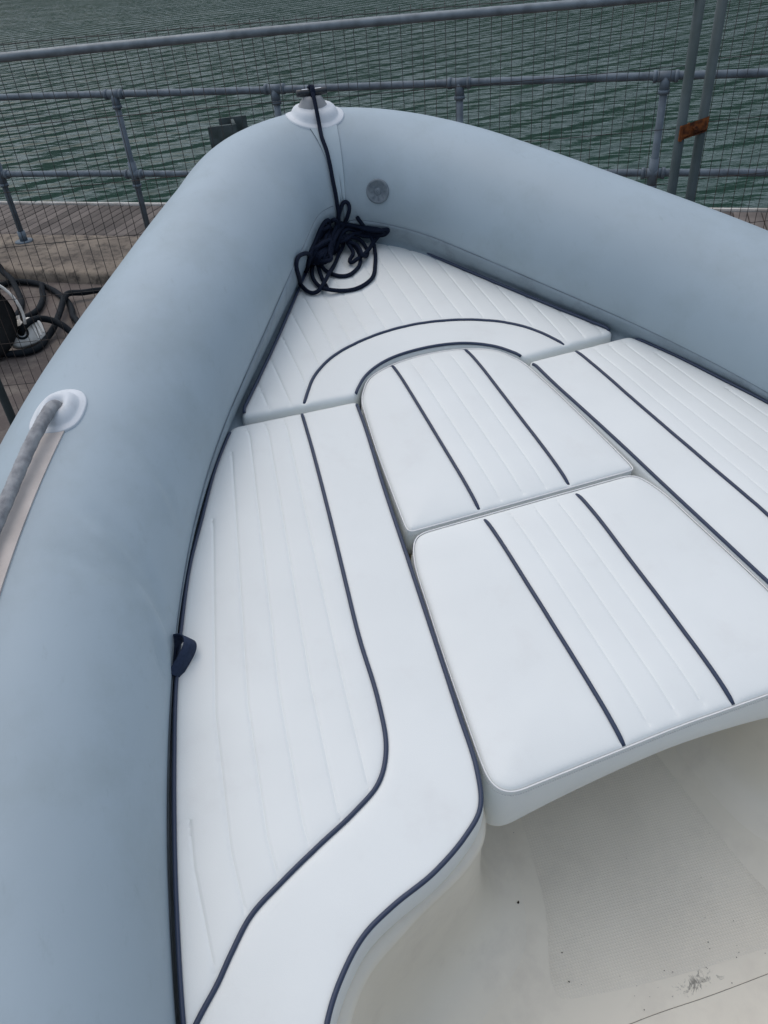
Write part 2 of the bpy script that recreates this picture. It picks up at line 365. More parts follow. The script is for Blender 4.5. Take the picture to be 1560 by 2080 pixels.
# railing
rl = Thing('guard_railing', q(2.5, 0, COP_Z), 'grey tubular guard railing with two rails along the quay edge', 'railing')
TOPZ, MIDZ = 1.335, .715
posts = [-1.70, -.28, 1.12, 2.55, 4.0, 5.42, 6.84, 8.26]
for z, nm in ((TOPZ, 'top_rail'), (MIDZ, 'mid_rail')):
    pts = [q(s, .004*math.sin(s*2.1), z+.004*math.sin(s*1.3+z)) for s in np.linspace(-6, 12, 60)]
    V, F = sweep(pts, .0265, 12); rl.part(nm, V, F, M['galv_rail'])
for s in posts:
    V, F = tubeline(q(s, 0, COP_Z-.01), q(s, 0, TOPZ-.02), .0265, 12); p = rl.part('post', V, F, M['galv_rail'])
    for z in (TOPZ, MIDZ):
        fv = [sweep([q(s-.075, 0, z), q(s+.075, 0, z)], .0345, 14), sweep([q(s, 0, z-.10), q(s, 0, z+(.0 if z == TOPZ else .1))], .0345, 14)]
        for e in (-.07, .07): fv.append(sweep([q(s+e-.012, 0, z), q(s+e+.012, 0, z)], .039, 14))
        fv.append(sweep([q(s, 0, z-.105), q(s, 0, z-.08)], .039, 14))
        V, F = merge(*fv); rl.part('pipe_fitting', V, F, M['galv_rail'], parent=p)
    V, F = merge(sweep([q(s, 0, COP_Z), q(s, 0, COP_Z+.012)], .085, 16), sweep([q(s, 0, COP_Z+.01), q(s, 0, COP_Z+.1)], .037, 14))
    rl.part('base_flange', V, F, M['galv_rail'], parent=p)

# temporary mesh fence panels
FA = np.array([-1.276, 3.381]); FU = np.array([.9993, .0374]); FNn = np.array([-FU[1], FU[0]])
def fq(u, w, z): p = FA+u*FU+w*FNn; return np.array([p[0], p[1], z])
def fence_panel(u0, u1, label, seed):
    rnd = random.Random(seed)
    t = Thing('mesh_fence_panel', fq((u0+u1)/2, 0, 0), label, 'fence', 'temporary mesh fence panels')
    for u in (u0, u1):
        V, F = tubeline(fq(u, 0, .0), fq(u, 0, 2.03), .0205, 14); t.part('pole', V, F, M['galv_pole'])
    V, F = sweep([fq(u, 0, 2.0+.004*math.sin(u*1.7)) for u in np.linspace(u0, u1, 16)], .0165, 12); t.part('top_tube', V, F, M['galv'])
    V, F = sweep([fq(u, 0, .12) for u in np.linspace(u0, u1, 4)], .0165, 12); t.part('bottom_tube', V, F, M['galv_pole'])
    n = int((u1-u0-.04)/.0437)
    for k in range(n):
        u = u0+.036+.0437*k+rnd.uniform(-.002, .002); a = rnd.uniform(-.004, .004); bow_ = rnd.uniform(-.006, .006)
        pts = [fq(u+a*(z-1)+bow_*math.sin(z*1.6), .021, z) for z in np.linspace(.1, 2.045, 5)]
        V, F = sweep(pts, .0014, 5); t.part('wire', V, F, M['wire'])
    for z in (.24, .46, .67, .875, 1.085, 1.305, 1.53, 1.765, 2.037):
        off = rnd.uniform(0, 6)
        pts = [fq(u, .0245, z-.011*(u-u0)/3+.004*math.sin(u*2+off)) for u in np.linspace(u0+.01, u1-.01, 10)]
        V, F = sweep(pts, .0015, 5); t.part('cross_wire', V, F, M['wire'])
    return t
fence_panel(-.497, 2.669, 'long mesh fence panel spanning between the boat bow and the railing', 1)
fence_panel(2.758, 5.95, 'mesh fence panel on the far side of the rusty clamp', 2)
cl = Thing('fence_clamp', fq(2.713, 0, 1.49), 'rusty steel clamp joining two fence poles', 'clamp')
pr = [(2.655, -.021), (2.665, -.0245), (2.69, -.026), (2.705, -.0255), (2.735, -.0265), (2.76, -.026), (2.772, -.0225)]
P = [[fq(u, w, z+.012*(u-2.713)/.05) for z in (1.492, 1.5, 1.53, 1.55)] for u, w in pr]
P2 = [[fq(u, w-.004, z+.012*(u-2.713)/.05+(.012 if (z < 1.5 and u > 2.68) else 0)) for z in (1.492, 1.5, 1.53, 1.55)] for u, w in pr]
V, F = merge(grid(P), grid(P2)); cl.part('clamp_plate', V, F, M['rust'])
V, F = box(fq(2.66, -.027, 1.507), (.012, .016, .06), np.array([[FU[0], FU[1], 0], [FNn[0], FNn[1], 0], [0, 0, 1]]), .002); cl.part('plate_lug', V, F, M['rust'], False)
V, F = sweep([fq(2.713, -.045, 1.527), fq(2.713, .03, 1.527)], .008, 6); cl.part('bolt', V, F, M['rust'], False)

# ------------------------------------------------------------------ boat frame (bow-up on its trailer)
SC = 1.2
BR = np.array([[-.2862, -.9557, .0690], [.9394, -.2940, -.1764], [.1889, .0144, .9819]])
u_, s_, vt_ = np.linalg.svd(BR); BR = u_@vt_
BO = np.array([0, 0, CAM_H]) - BR@(np.array([0, .58185, 1.])*SC)
MB = Matrix.Identity(4)
for i in range(3):
    for j in range(3): MB[i][j] = BR[i][j]
    MB[i][3] = BO[i]
def S(P): return np.array(P, float)*SC

boat = Thing('inflatable_boat', (0, 0, S(-.75)), 'grey inflatable boat with fat side tubes meeting at the bow', 'boat', frame=MB)
# --- tubes
EDGE = np.array([(1.80, .085), (1.604, .20), (1.443, .290), (1.317, .364), (1.21, .43), (1.172, .458), (1.07, .512), (.943, .565), (.852, .602), (.751, .633), (.642, .662), (.522, .686), (.424, .703), (.337, .716), (.226, .729), (-.2, .755), (-1.3, .765)])
TR = .169
def zc(x): return .05*np.clip(x, 0, 9)
def tube_center():
    E = lap(resamp(EDGE, .022), 60)
    T = np.gradient(E, axis=0); T /= np.linalg.norm(T, axis=1)[:, None]
    N = np.stack([-T[:, 1], T[:, 0]], 1)
    if N[60, 1] < 0: N = -N
    o = np.sqrt(TR**2-zc(E[:, 0])**2)+.008
    C = E+N*o[:, None]
    ang = np.arctan2(abs(T[8][1]), abs(T[8][0])); xb, rb = 1.94, .3; xc = xb-rb
    nr = np.array([math.sin(ang), math.cos(ang)]); tp = np.array([xc, 0])+rb*nr
    th = np.linspace(0, math.atan2(nr[1], nr[0]), 14)
    arc = np.array([xc, 0])+rb*np.stack([np.cos(th), np.sin(th)], 1)
    P = np.vstack([arc, C[C[:, 0] < tp[0]-.15]]); P = resamp(P, .02); e0 = P[0].copy(); P = lap(P, 25); P[0] = e0
    Mi = P.copy(); Mi[:, 1] *= -1
    Q = lap(np.vstack([P[::-1], Mi[1:]]), 8)
    s = np.clip((Q[:, 0]-1.70)/.22, 0, 1); Q[:, 1] += .026*s*s*(3-2*s)
    Q = resamp(Q, .0075); return np.column_stack([Q, zc(Q[:, 0])])
TC = tube_center()                       # port stern -> bow -> starboard stern
TT = np.gradient(TC, axis=0); TT /= np.linalg.norm(TT, axis=1)[:, None]
TN = np.stack([-TT[:, 1], TT[:, 0], 0*TT[:, 0]], 1); TN /= np.linalg.norm(TN, axis=1)[:, None]     # outward (port side: +Y)
def tp(i, phi, r=TR):                    # point on tube: ring i, angle from outboard, 90 = top, 180 = inboard
    return TC[i] + r*(math.cos(phi)*TN[i] + math.sin(phi)*np.array([0, 0, 1.]))
def ring_at(x, side): 
    d = np.abs(TC[:, 0]-x)+np.where(TC[:, 1]*side > 0, 0, 9); return int(d.argmin())
CREASE = [  # x0, phi0, x1, phi1, depth, width  (port side folds in the fabric)
    (.86, 118, .76, 168, .0016, .012), (.835, 112, .775, 150, -.0013, .010), (.81, 128, .735, 172, .0018, .011), (.70, 160, .67, 178, .0022, .012), (.76, 150, .70, 176, -.0012, .010),
    (1.02, 120, .93, 165, .0008, .008), (.98, 128, .915, 160, -.0007, .008), (.79, 100, .75, 135, .0008, .014)]
SEG = 120; phis = np.arange(SEG)*2*math.pi/SEG
Vt = []
for i in range(len(TC)):
    r = np.full(SEG, TR)
    for (x0, p0, x1, p1, dp, wd) in CREASE:
        dp = dp*3.0
        if TC[i][1] > .2 and min(x0, x1)-.06 < TC[i][0] < max(x0, x1)+.06:
            A = np.array([x0, rad(p0)*TR]); Bv = np.array([x1, rad(p1)*TR]); ab = Bv-A
            Pq = np.stack([np.full(SEG, TC[i][0]), phis*TR], 1); tt = np.clip(((Pq-A)@ab)/(ab@ab), 0, 1)
            dd = np.linalg.norm(Pq-(A+tt[:, None]*ab), axis=1); r -= dp*np.exp(-(dd/wd)**2)*np.sin(np.clip(tt, .04, .96)*math.pi)**.6
    ln = np.array([noise.noise(Vector((TC[i][0]*2.2+3, TC[i][1]*2.2, math.sin(p)*1.1+math.cos(p)*.7))) for p in phis[::6]])
    r += .0016*np.interp(np.arange(SEG), np.r_[np.arange(0, SEG, 6), SEG], np.r_[ln, ln[0]])
    Vt.append(TC[i]+(r*np.cos(phis))[:, None]*TN[i]+(r*np.sin(phis))[:, None]*np.array([0, 0, 1.]))
n = len(TC)
Ft = [(i*SEG+k, (i+1)*SEG+k, (i+1)*SEG+(k+1) % SEG, i*SEG+(k+1) % SEG) for i in range(n-1) for k in range(SEG)]
Ft += [tuple(range(SEG)), tuple((n-1)*SEG+k for k in range(SEG))[::-1]]
tube = boat.part('tube', S(np.vstack(Vt)), Ft, M['hypalon'])
def band(i0, i1, p0, p1, off, step=2, np_=10, taper=None):
    """strip of fabric glued on the tube: raised by off with thin edges"""
    rows = []
    for i in range(i0, i1+1, step):
        a, b_ = (p0, p1) if taper is None else taper(i)
        ps = np.linspace(rad(a), rad(b_), np_)
        rows.append([tp(i, ps[0], TR-.002)] + [tp(i, p, TR+off) for p in ps] + [tp(i, ps[-1], TR-.002)])
    R_ = np.array(rows)
    e0 = R_[0].copy(); e0 = e0-(e0-TC[i0])*.02; e1 = R_[-1].copy(); e1 = e1-(e1-TC[i1])*.02
    return merge(grid(S(R_[:, 1:-1])), grid(S(R_[:, :2])), grid(S(R_[:, -2:])), grid(S(np.array([e0, R_[0]]))), grid(S(np.array([R_[-1], e1]))))
# flap where tube meets the deck moulding (each side)
ib = int(np.argmin(np.abs(TC[:, 1]-.035)+(TC[:, 0] < 1.7)))
i_s0, i_s1 = ib+12, n-30
def flap(idx, side, pfun):
    rows = []
    for i in idx:
        p0 = pfun(TC[i][0]); ps = np.linspace(rad(p0), rad(208), 7)
        gap = math.sqrt(TR**2-TC[i][2]**2)+np.interp(TC[i][0], [1.35, 1.7, 1.8], [.024, .050, .02])
        e = TC[i]-TN[i]*gap; e[2] = -.026
        k = tp(i, ps[-1], TR+.0022)
        rows.append([tp(i, ps[0], TR-.002), tp(i, ps[0], TR+.0024)]+[tp(i, p, TR+.0026) for p in ps]+[k*.5+e*.5+np.array([0, 0, -.004]), e])
    return grid(S(np.array(rows)))
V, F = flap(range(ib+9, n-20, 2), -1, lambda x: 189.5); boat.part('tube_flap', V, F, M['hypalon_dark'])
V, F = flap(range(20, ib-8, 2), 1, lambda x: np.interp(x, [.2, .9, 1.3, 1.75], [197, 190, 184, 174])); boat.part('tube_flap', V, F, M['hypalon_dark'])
# joining tape round the bow
V, F = band(ib-6, ib+6, 20, 225, .0030, 1, 60); boat.part('bow_tape', V, F, M['hypalon_band'])
for e in (-6, 6):
    P = np.array([tp(ib+e, rad(p), TR+.0012) for p in np.linspace(60, 215, 60)]); V, F = sweep(S(P), .0011, 5); boat.part('glue_line', V, F, M['seam'])
P = np.array([tp(i, rad(189.5), TR+.0012) for i in range(ib+9, n-20, 2)]); V, F = sweep(S(P), .0011, 5); boat.part('glue_line', V, F, M['seam'])
P = np.array([tp(i, rad(np.interp(TC[i][0], [.2, .9, 1.3, 1.75], [197, 190, 184, 174])), TR+.0012) for i in range(20, ib-8, 2)]); V, F = sweep(S(P), .0011, 5); boat.part('glue_line', V, F, M['seam'])
# rubbing strip on the port tube running aft from the lifeline patch
ip = ring_at(1.0, 1)
V, F = band(10, ip, 74, 90, .0030, 2, 6, taper=lambda i: (73, np.interp(TC[i][0], [.7, 1.0], [86, 91]))); boat.part('wear_strip', V, F, M['strip'])

def tube_top(x, y):
    d = np.hypot(TC[:, 0]-x, TC[:, 1]-y); k = d.argmin(); d = min(d[k], TR*.97)
    return TC[k][2]+math.sqrt(TR*TR-d*d)
def mound(cx, cy, ax, ay, prof, rot=0, seg=40):
    """moulded pad on top of the tube. prof: (radius fraction, height, dx, dy)"""
    rows = []
    for (rf, h) in prof:
        row = []
        for k in range(seg+1):
            a = 2*math.pi*k/seg; e = 1.0/max(abs(math.cos(a))**2.6+abs(math.sin(a))**2.6, 1e-6)**(1/2.6)
            lx, ly = ax*rf*e*math.cos(a), ay*rf*e*math.sin(a)
            x = cx+lx*math.cos(rot)-ly*math.sin(rot); y = cy+lx*math.sin(rot)+ly*math.cos(rot)
            row.append((x, y, tube_top(x, y)+h))
        rows.append(row)
    return grid(S(np.array(rows)))
# bow pad with cleat post
PX, PY = 1.935, .036
V, F = mound(PX, PY, .066, .070, [(1.0, -.002), (1.0, .003), (.97, .0045), (.84, .0045), (.81, .006), (.77, .011), (.72, .0165), (.66, .0200), (.60, .0215), (.50, .022), (.3, .021), (.02, .020)])
pad = boat.part('bow_pad', V, F, M['pad_white'])
zt = tube_top(PX, PY)
def lathe_xy(cx, cy, prof, seg=24):
    rows = [[(cx+rx*math.cos(2*math.pi*k/seg), cy+ry*math.sin(2*math.pi*k/seg), z) for k in range(seg+1)] for (rx, ry, z) in prof]
    return grid(S(np.array(rows)))
V, F = lathe_xy(PX, PY+.004, [(.024, .038, zt+.018), (.022, .033, zt+.026), (.017, .026, zt+.036), (.014, .022, zt+.043), (.001, .001, zt+.044)]); boat.part('cleat_post', V, F, M['cleat_grey'], parent=pad)
bz = zt+.049
V, F = sweep(S(np.array([(PX+.003, PY+.004+y, bz+abs(y)*.02) for y in np.linspace(-.037, .037, 9)])), S(.0082), 12); bar = boat.part('cleat_bar', V, F, M['cleat_dark'], parent=pad)
V, F = box(S((PX+.003, PY+.004, bz+.0078)), S((.005, .050, .002)), None, .001); boat.part('bar_cap', V, F, M['steel'], False, parent=pad)
# valve on the starboard tube
iv = ring_at(1.874, -1); pv = rad(163)
nv = math.cos(pv)*TN[iv]+math.sin(pv)*np.array([0, 0, 1.]); cv = TC[iv]+nv*TR
tv = TT[iv]; wv = np.cross(nv, tv)
def disc(prof, c, a, b_, nn, seg=36, f=None):
    rows = [[c+nn*h+(a*math.cos(2*math.pi*k/seg)+b_*math.sin(2*math.pi*k/seg))*r for k in range(seg+1)] for r, h in prof]
    return grid(S(np.array(rows)))
V, F = disc([(.0285, -.004), (.0285, .003), (.027, .005), (.0235, .005), (.0225, .0035), (.001, .0035)], cv, tv, wv, nv); vo = boat.part('valve', V, F, M['valve'])
for k in range(8):
    a = k*math.pi/4+.2; d_ = tv*math.cos(a)+wv*math.sin(a); e_ = np.cross(nv, d_)
    V, F = box(S(cv+d_*.0165+nv*.0036), S((.007, .0030, .0022)), np.stack([d_, e_, nv]), .0008); boat.part('valve_lug', V, F, M['valve'], False, parent=vo)
V, F = disc([(.0085, .002), (.0085, .0045), (.007, .0053), (.001, .0053)], cv, tv, wv, nv, 20); boat.part('valve_cap', V, F, M['valve'], parent=vo)
# lifeline patch, grommet and rope
V, F = mound(1.040, .729, .050, .042, [(1.0, -.002), (1.0, .003), (.96, .004), (.80, .004), (.76, .0055), (.72, .009), (.62, .015), (.50, .0185), (.40, .019), (.30, .016), (.22, .009), (.12, .002), (.01, .0)], rot=rad(-22))
boat.part('lifeline_patch', V, F, M['pad_white'])
LL = catmull([(1.047, .724, .215), (1.036, .729, .235), (1.012, .738, .2435), (.989, .750, .242), (.954, .768, .238), (.908, .788, .233), (.866, .805, .229), (.824, .822, .226), (.797, .833, .223), (.691, .868, .217), (.55, .892, .210), (.3, .92, .200), (.1, .93, .199), (-.2, .94, .2)], 10)
LL = resamp(LL, .0022)
V, F = sweep(S(LL), S(.0096), 24, rfun=lambda th, i: 1+.030*np.cos(3*th-i*.50)+.045*np.cos(8*th+i*.9)*np.cos(8*th-i*.9)); boat.part('lifeline', V, F, M['rope_grey'])

# --- deck moulding
TK = [(1.166, .200), (.75, .252), (.455, .289), (.372, .300), (.322, .318), (.295, .352), (.251, .466), (.207, .543), (.08, .615), (-.3, .655), (-1.3, .66)]
FK = [(1.12, .13), (.72, .170), (.42, .203), (.33, .214), (.262, .232), (.222, .258), (.165, .36), (.125, .44), (.02, .51), (-.3, .55), (-1.3, .56)]
FLOOR = -.40
T2 = catmull(TK, 14); F2 = catmull(FK, 14)
PROF = [(-.45, -.068), (.02, -.068), (.10, -.071), (.145, -.079), (.15, -.088), (.125, -.098), (.13, -.108), (.14, -.125), (.17, -.17), (.21, -.22), (.26, -.27), (.33, -.315), (.43, -.352), (.58, -.378), (.78, -.393), (1.0, FLOOR+.001), (1.2, FLOOR-.003)]
for sg, nm in ((1, 'seat_moulding'), (-1, 'seat_moulding')):
    rows = []
    for a, b_ in zip(T2, F2):
        row = []
        ky = np.interp(a[0], EDGE[::-1, 0], EDGE[::-1, 1])-.004
        row.append((a[0], sg*ky, -.070)); row.append((a[0], sg*(.5*ky+.5*a[1]), -.0685))
        for w, z in PROF:
            p = a+(b_-a)*w; row.append((p[0], sg*p[1], z))
        rows.append(row)
    V, F = grid(S(np.array(rows)))
    if sg < 0: F = [f[::-1] for f in F]
    boat.part(nm, V, F, M['gelcoat'])
# bow deck under the forward cushion and bulkhead
rows = []
for x in np.linspace(1.13, 1.86, 24):
    ky = np.interp(x, EDGE[::-1, 0], EDGE[::-1, 1]); ky = ky if x < 1.8 else max(.085-(x-1.8)*.8, .02)
    rows.append([(x, y, -.070) for y in np.linspace(-ky, ky, 9)])
V, F = grid(S(np.array(rows))); boat.part('bow_deck', V, F, M['gelcoat'])
V, F = box(S((1.14, 0, -.24)), S((.02, .5, .33)), None); boat.part('bulkhead', V, F, M['gelcoat'], False)
# floor
gx = np.linspace(-1.3, 1.14, 90); gy = np.linspace(-.62, .62, 60)
rows = [[(x, y, FLOOR-.0015) for y in gy] for x in gx]
V, F = grid(S(np.array(rows))); floor = boat.part('cockpit_floor', V, F, M['floor'])
nsk = [(.95, .11), (.6, .135), (.42, .151), (.32, .168), (.255, .184), (.20, .209), (.176, .220), (.153, .227), (.135, .224), (.128, .205), (.10, .05), (.083, -.10), (.074, -.19), (.082, -.212), (.11, -.208), (.17, -.183), (.364, -.158), (.6, -.135), (.95, -.11)]
outl = lap(resamp(catmull(nsk, 8), .006), 2)
cen = np.array([.5, 0])
def inset(P, d):
    T = np.gradient(P, axis=0); T /= np.linalg.norm(T, axis=1)[:, None]; N = np.stack([-T[:, 1], T[:, 0]], 1)
    if ((P+N*.01-cen)**2).sum() > ((P-N*.01-cen)**2).sum(): N = -N
    return P+N*d
lv = [(0, -.0014), (.004, -.0009), (.008, -.0004), (.014, -.0001)]
rings = [np.column_stack([inset(outl, d), np.full(len(outl), FLOOR+z)]) for d, z in lv]
V, F = grid(S(np.array(rings))); L3 = len(V)-len(outl)
F.append(tuple(range(L3, len(V))))
boat.part('nonslip_panel', V, F, M['nonslip'], parent=floor)
hj = catmull([(.073, .30), (.066, .11), (.056, 0), (.048, -.12), (.035, -.35)], 6)
V, F = sweep(np.column_stack([S(hj), np.full(len(hj), S(FLOOR)-.0015)]), .0006, 6); boat.part('hatch_joint', V, F, M['shadow_gap'], parent=floor)
# table board that carries the two insert cushions
V, F = box(S((.79, 0, -.115)), S((.80, .40, .025)), None, .006); boat.part('table_board', V, F, M['gelcoat'], False)
# hull below
rows = []
for x in np.linspace(-1.3, 1.9, 26):
    k = np.clip((x-.4)/1.5, 0, 1); ky = np.interp(x, EDGE[::-1, 0], EDGE[::-1, 1])*1.0
    if x > 1.8: ky = .03
    zb = -.62+.50*k**2.2
    rows.append([(x, y*ky, -.085-(abs(zb)-.085)*(1-abs(y)**5)) for y in np.linspace(-1, 1, 25)])
V, F = grid(S(np.array(rows))); boat.part('hull', V, F, M['hull'])

# ------------------------------------------------------------------ cushions
def seg_dist(P, A, Bq):
    out = np.full(len(P), 9.0)
    d = Bq-A; dd = np.maximum((d*d).sum(1), 1e-12)
    for c0 in range(0, len(P), 2000):
        p = P[c0:c0+2000, None, :]; t = np.clip(((p-A)*d).sum(2)/dd, 0, 1)
        out[c0:c0+2000] = np.sqrt((((A+t[..., None]*d)-p)**2).sum(2)).min(1)
    return out
def line_dist(P, Ls):
    if not Ls: return np.full(len(P), 9.0)
    return seg_dist(P, np.vstack([l[:-1] for l in Ls]), np.vstack([l[1:] for l in Ls]))
def inside(P, poly):
    x, y = P[:, 0][:, None], P[:, 1][:, None]; a = poly; b_ = np.roll(poly, -1, 0)
    c = ((a[:, 1] > y) != (b_[:, 1] > y)) & (x < (b_[:, 0]-a[:, 0])*(y-a[:, 1])/(b_[:, 1]-a[:, 1]+1e-15)+a[:, 0])
    return c.sum(1) % 2 == 1
class Cushion:
    def __init__(s, name, outline, label, thick, grooves=[], pipes=[], r=.012, crown=.006, ztop=0.0, seed=0, bulge=.003, arch=0.0):
        s.poly = outline; s.gr = [resamp(g, .012) for g in grooves if len(g) > 1]; s.pp = [resamp(p, .008) for p in pipes]
        s.r = r; s.crown = crown; s.zt = ztop; s.seed = seed
        A = outline; Bq = np.roll(outline, -1, 0); s.A, s.B = A, Bq
        ctr = outline.mean(0); s.t = Thing(name, (ctr[0], ctr[1], ztop-thick), label, 'cushion', 'boat seat cushions', MB)
        T = np.roll(outline, -1, 0)-np.roll(outline, 1, 0); T /= np.linalg.norm(T, axis=1)[:, None]; N = np.stack([-T[:, 1], T[:, 0]], 1)
        if not inside(outline[:1]+N[:1]*.004, outline)[0]: N = -N
        s.N = N
        pts = []
        for d in (.0012, .003, .0055, .0085, .012, .018, .026):
            p = outline+N*d; k = slice(None) if d < .006 else slice(None, None, 2)
            pts.append(p[k][(seg_dist(p[k], A, Bq) > .95*d) & inside(p[k], outline)])
        core = []
        for Ls, offs in ((s.gr, (0, .0012, -.0012, .003, -.003, .006, -.006, .011, -.011)), (s.pp, (0, .003, -.003, .006, -.006, .010, -.010))):
            for l in Ls:
                T2_ = np.gradient(l, axis=0); T2_ /= np.linalg.norm(T2_, axis=1)[:, None]; n2 = np.stack([-T2_[:, 1], T2_[:, 0]], 1)
                for o in offs: core.append(l+n2*o)
        if core:
            core = np.vstack(core); core = core[inside(core, outline)]; core = core[seg_dist(core, A, Bq) > .009]; pts.append(core)
        mn, mx = outline.min(0), outline.max(0)
        G = np.stack(np.meshgrid(np.arange(mn[0], mx[0], .016), np.arange(mn[1], mx[1], .016)), -1).reshape(-1, 2)
        G = G[inside(G, outline)]; G = G[seg_dist(G, A, Bq) > .032]; G = G[line_dist(G, s.gr+s.pp) > .014]; pts.append(G)
        allp = np.vstack([outline]+pts); nb = len(outline)
        res = delaunay_2d_cdt([Vector(p) for p in allp], [(i, (i+1) % nb) for i in range(nb)], [], 1, 1e-5)
        V2 = np.array([v[:] for v in res[0]]); F2_ = [tuple(f) for f in res[2]]
        z = s.height(V2)
        V = np.column_stack([V2, z]); orig = res[3]
        loop = [None]*nb
        for vi, lst in enumerate(orig):
            for oo in lst:
                if oo < nb: loop[oo] = vi
        zz0 = z[loop].mean()
        base = len(V); Vs = [V]; F_ = list(F2_)
        prev = loop; lv_ = np.array([.15, .35, .55, .7, .8, .87, .92, .96, .985, 1])
        for a in lv_:
            zz = zz0+(-(thick+arch*outline[:, 1]**2)+ztop-zz0)*a; bo = bulge*math.sin(a*math.pi*.95)-.016*(1-math.sqrt(max(1-(max(0, a-.8)/.2)**2, 0)))
            Vs.append(np.column_stack([outline-N*bo, zz])); cur = list(range(base, base+nb)); base += nb
            F_ += [(prev[i], cur[i], cur[(i+1) % nb], prev[(i+1) % nb]) for i in range(nb)]; prev = cur
        F_.append(tuple(prev))
        s.cover = s.t.part('cover', np.vstack(Vs), F_, M['vinyl'])
        me = s.cover.data; bm = bmesh.new(); bm.from_mesh(me); bmesh.ops.recalc_face_normals(bm, faces=bm.faces); bm.to_mesh(me); bm.free()
    def height(s, P):
        d = seg_dist(P, s.A, s.B); r = s.r
        e = np.where(d < r, -r+np.sqrt(np.maximum(r*r-(r-np.minimum(d, r))**2, 0)), 0)
        z = s.zt+e+s.crown*(1-np.exp(-d/.045))-s.crown*.3
        fade = np.clip(d/.01, 0, 1)
        g = line_dist(P, s.gr); z -= fade*(.0016*np.exp(-(g/.0020)**2)+.0009*np.exp(-(g/.010)**2))
        p = line_dist(P, s.pp); z -= fade*(.0030*np.exp(-(p/.0060)**2)+.0012*np.exp(-(p/.016)**2))
        nz = np.array([noise.noise(Vector((x*9+s.seed*7, y*9, .3)))*.0011+noise.noise(Vector((x*24, y*24+s.seed*3, 2)))*.0004 for x, y in P])
        return z+nz*fade
    def pipe(s, l, r=.0040, lift=.0022, name='piping'):
        l = resamp(l, .006); z = s.height(l)+lift
        # drop tucked-in ends below the surface a little
        z[0] -= .004; z[-1] -= .004
        V, F = sweep(np.column_stack([l, lap(z[:, None], 3)[:, 0]]), r, 10); s.t.part(name, V, F, M['piping'])
    def welt(s, dz=-.005):
        l = s.poly-s.N*.0006; V, F = sweep(np.column_stack([l, np.full(len(l), s.zt-s.r*.55+dz*.2)]), .0014, 6, closed=True); s.t.part('welt', V, F, M['vinyl_welt'])
        st = []
        pl_ = resamp(s.poly-s.N*.0022, .0045, True)
        for i in range(0, len(pl_)-1):
            a, b_ = pl_[i], pl_[(i+1) % len(pl_)]; st.append(sweep([(*(a+(b_-a)*.1), s.zt-s.r-.008), (*(a+(b_-a)*.72), s.zt-s.r-.0088)], .0006, 4))
        V, F = merge(*st); s.t.part('stitching', V, F, M['thread'], kind='stuff')

def mir(P): P = np.array(P, float).copy(); P[:, 1] *= -1; return P
def off2(P, d):      # offset open polyline to the left normal
    T = np.gradient(P, axis=0); T /= np.linalg.norm(T, axis=1)[:, None]; return P+np.stack([-T[:, 1], T[:, 0]], 1)*d

# side cushions
INNER = [(1.166, .200), (1.071, .210), (.922, .231), (.75, .252), (.573, .274), (.455, .289), (.372, .300), (.322, .318), (.295, .352), (.268, .408), (.251, .466), (.233, .51), (.207, .543), (.166, .577), (.08, .615), (-.05, .64), (-.3, .655)]
PIPE2 = [(1.170, .313), (1.031, .328), (.877, .347), (.736, .366), (.621, .381), (.515, .390), (.441, .405), (.399, .431), (.373, .474), (.346, .536), (.322, .587), (.299, .63), (.269, .66), (.243, .683), (.217, .710), (.185, .738)]
inner = resamp(catmull(INNER, 8), .004); pipe2 = resamp(catmull(PIPE2, 8), .004)
outer = resamp(catmull(EDGE[5:15].tolist()+[(.05, .742), (-.3, .755)], 6), .004)
in_o = off2(inner, -.0045); 
if np.abs(in_o[:, 1]).mean() > np.abs(inner[:, 1]).mean(): in_o = off2(inner, .0045)
port = np.vstack([in_o, outer[::-1], np.array([(1.174, .448)])])
def side_cushion(sg, label, seed):
    fx = (lambda P: mir(P)) if sg < 0 else (lambda P: np.array(P, float))
    ol = lap(resamp(S(fx(port)), .0065, True), 5, True)
    gr = []
    for i in range(1, 9):
        pts = []
        for x in np.linspace(1.166, .18, 120):
            base = np.interp(x, [.38, 1.13], [.401, .318]); y = base+i*np.interp(x, [.57, 1.13], [.0470, .0368])
            p2 = np.interp(x, pipe2[::-1, 0], pipe2[::-1, 1]); ye = np.interp(x, EDGE[::-1, 0], EDGE[::-1, 1])
            if p2+.003 < y < ye-.024: pts.append((x, y))
        if len(pts) > 6: gr.append(S(fx(np.array(pts))))
    p_in = S(fx(inner)); p_2 = S(fx(pipe2[(pipe2[:, 1] < .733)])); p_out = S(fx(np.column_stack([outer[:, 0], outer[:, 1]-.0045])))
    c = Cushion('side_cushion', ol, label, .078, gr, [p_2], seed=seed)
    c.pipe(p_in[3:], lift=.0035); c.pipe(p_2[1:]); c.pipe(p_out[4:], r=.0034, lift=.0045)
    return c
sideP = side_cushion(1, 'long white side cushion with navy piping and a navy pull strap at its edge', 1)
sideS = side_cushion(-1, 'long white side cushion with navy piping across the inserts from the strapped one', 2)

